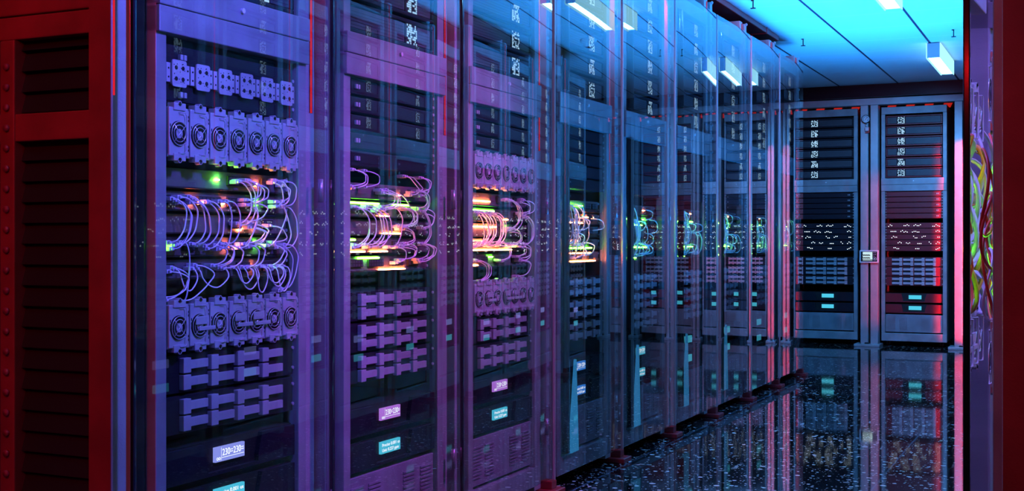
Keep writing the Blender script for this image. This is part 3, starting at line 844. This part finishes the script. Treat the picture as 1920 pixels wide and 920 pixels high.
p = put('control_panel', None, None, (-1.728, 11.078, .79), -PI/2); tag(p, 'pale framed control panel with a small screen and round button on the purple end-wall post', 'control panel')
b = MB(); b.box(0, .024, -.082, .082, -.056, .056, 'white', .004); ff(b, 'case', p)
b = MB(); b.box(.024, .0255, -.070, .070, -.044, .044, 'black'); fp = ff(b, 'front_plate', p)
b = MB(); b.box(.0255, .0262, -.053, .030, -.026, .040, 'screen')
wv = MB()
for z0 in (.012, -.012):
    pts = [(.0266, -.052+.062*i/24, z0+.006*math.sin(i*1.57)) for i in range(25)]; wv.tube(pts, .003, 'unit', 4)
sc = ff(b, 'screen', p, 'pale lit screen'); put('wave_trace', wv.mesh('wave_trace'), sc)
b = MB(); b.box(.0255, .026, -.053, .030, -.036, -.033, 'screen'); ff(b, 'light_bar', p)
b = MB(); b.disc(.0255, .030, .050, -.020, .016, 'handle', 18).disc(.030, .031, .050, -.020, .011, 'unit', 16).disc(.031, .032, .050, -.020, .004, 'screen', 10); ff(b, 'round_button', p)
for k, (y, z) in enumerate(((.042, .034), (.056, .034), (.042, .018), (.056, .018), (.042, .004))):
    b = MB(); b.box(.0255, .028, y-.004, y+.004, z-.003, z+.003, 'handle', .001); ff(b, 'key', p)

# letter marker on the post after the fourth rack
mk = put('letter_marker', None, None, (-1.765, Y0+PITCH*4-.115, .90), 0); tag(mk, 'small dark plate with a white letter E on the post beside the fourth rack', 'sign')
b = MB(); b.box(-.035, 0, -.02, .02, -.035, .035, 'unit_mid', .002); ff(b, 'plate', mk)
b = MB(); vs, fs = text_mesh('E', .035, 'lcd_text', .016); b.add([(x, y-.008, z-.013) for x, y, z in vs], fs, 'lcd_text'); ff(b, 'letter', mk)

# ------------------------------------------------------------------ lights
def lamp(name, kind, loc, target, col, power, size=.2, spread=None, angle=None, blend=.5, size_y=None):
    l = bpy.data.lights.new(name, kind); l.color = col; l.energy = power
    if kind == 'AREA':
        l.size = size
        if size_y: l.shape = 'RECTANGLE'; l.size_y = size_y
        if spread: l.spread = math.radians(spread)
    if kind == 'SPOT':
        l.shadow_soft_size = size; l.spot_size = math.radians(angle or 60); l.spot_blend = blend
    if kind == 'POINT': l.shadow_soft_size = size
    o = bpy.data.objects.new(name, l); C.objects.link(o); o.location = loc
    d = Vector(target)-Vector(loc); o.rotation_euler = d.to_track_quat('-Z', 'Y').to_euler()
    return o
lamp('ceiling_fill', 'AREA', (-1.15, 6.5, .35), (-1.15, 6.5, 2.3), (.016, .29, 1.0), 185, .6, spread=115, size_y=4.5)  # unseen area light added low in the aisle to brighten the ceiling
for y, p in ((4.7, 60), (6.4, 60), (8.0, 55)):
    lamp('blue_aisle_spot', 'SPOT', (-.50, y, 2.26), (-1.85, y+.3, .9), (.12, .36, 1.0), p, .04, angle=110, blend=.8)
lamp('blue_end_spot', 'SPOT', (-1.1, 9.0, 2.2), (-1.75, 11.2, .8), (.07, .38, 1.0), 170, .05, angle=75, blend=.8)
lamp('blue_end_spot', 'SPOT', (-.3, 9.0, 2.2), (0, 11.2, .8), (.07, .38, 1.0), 130, .05, angle=75, blend=.8)
lamp('violet_wash', 'SPOT', (-.45, 2.0, 2.15), (-1.85, 2.1, 1.0), (.12, .105, 1.0), 270, .12, angle=62, blend=.7)
lamp('magenta_wash', 'SPOT', (-.35, 3.25, 2.26), (-1.85, 3.30, .80), (.75, .07, 1.0), 250, .12, angle=57, blend=.75)
lamp('violet_wash_opposite', 'SPOT', (-.95, 2.3, 2.2), (-.13, 2.45, 1.1), (.25, .17, 1.0), 230, .1, angle=42)  # added unseen spot, brightens the opposite row for its mirrored strip
lamp('red_wash', 'SPOT', (-2.2, -6.5, 1.7), (-1.7, 4.0, 1.0), (1.0, .008, .012), 95, .15, angle=40)
lamp('red_near', 'SPOT', (-1.6, -.4, 2.2), (-2.05, 1.9, 1.35), (1.0, .006, .010), 70, .1, angle=60)
lamp('red_near_opposite', 'SPOT', (-.25, -.5, 1.5), (.05, 1.9, 1.0), (1.0, .006, .010), 16, .08, angle=40)  # added unseen spot behind the camera, reddens the narrow end panel
lamp('added_red_post_light', 'AREA', (-.55, 10.70, .92), (-.950, 11.08, .92), (1.0, .022, .035), 9, .03, spread=15, size_y=1.65)  # added unseen light, kept narrow so its red falls on the post
lamp('added_red_post_light', 'AREA', (-.50, 10.2, .85), (-1.665, 11.08, .85), (1.0, .03, .08), .55, .03, spread=8, size_y=1.3)  # weaker added light of the same sort for the gauge post
lamp('red_end', 'SPOT', (.05, 9.3, .75), (-.35, 11.1, .8), (1.0, .045, .07), 12, .08, angle=75, blend=.6)
lamp('added_red_row_light', 'SPOT', (-1.25, 3.2, 2.24), (-1.76, 7.0, .95), (1.0, .05, .06), 26, .03, angle=24, blend=.6)  # added unseen spot, picks out the far door edges in red
lamp('added_red_duct_light', 'SPOT', (-1.15, 5.6, 2.22), (-1.92, 7.6, 2.26), (1.0, .02, .03), 30, .02, angle=40, blend=.5)  # added unseen spot that lifts the duct out of black
for i in range(5):
    y = Y0+PITCH*i+.557+.082
    lamp('red_slot_spot', 'SPOT', (-1.84, y-.012, 2.17), (-1.845, y+.03, 1.3), (1.0, .02, .03), 45, .008, angle=50, blend=.8)

w = bpy.data.worlds.new('world'); bpy.context.scene.world = w; w.use_nodes = True
w.node_tree.nodes['Background'].inputs[0].default_value = (.25, .12, .45, 1)
w.node_tree.nodes['Background'].inputs[1].default_value = .006

# ------------------------------------------------------------------ camera
cam = bpy.data.cameras.new('camera'); co = bpy.data.objects.new('camera', cam); C.objects.link(co)
co.location = (0, 0, .92); co.rotation_euler = (PI/2, 0, math.atan(1076/2287))
cam.sensor_width = 36; cam.lens = 2287/1920*36; cam.shift_y = -7/1920
cam.clip_start = .02; cam.clip_end = 60
sc = bpy.context.scene; sc.camera = co
sc.view_settings.view_transform = 'Standard'; sc.view_settings.look = 'None'
sc.view_settings.exposure = 0; sc.view_settings.gamma = 1; sc.view_settings.use_curve_mapping = False
sc.cycles.use_denoising = True
sc.cycles.max_bounces = 12; sc.cycles.transparent_max_bounces = 32; sc.cycles.glossy_bounces = 8
sc.cycles.sample_clamp_indirect = 4
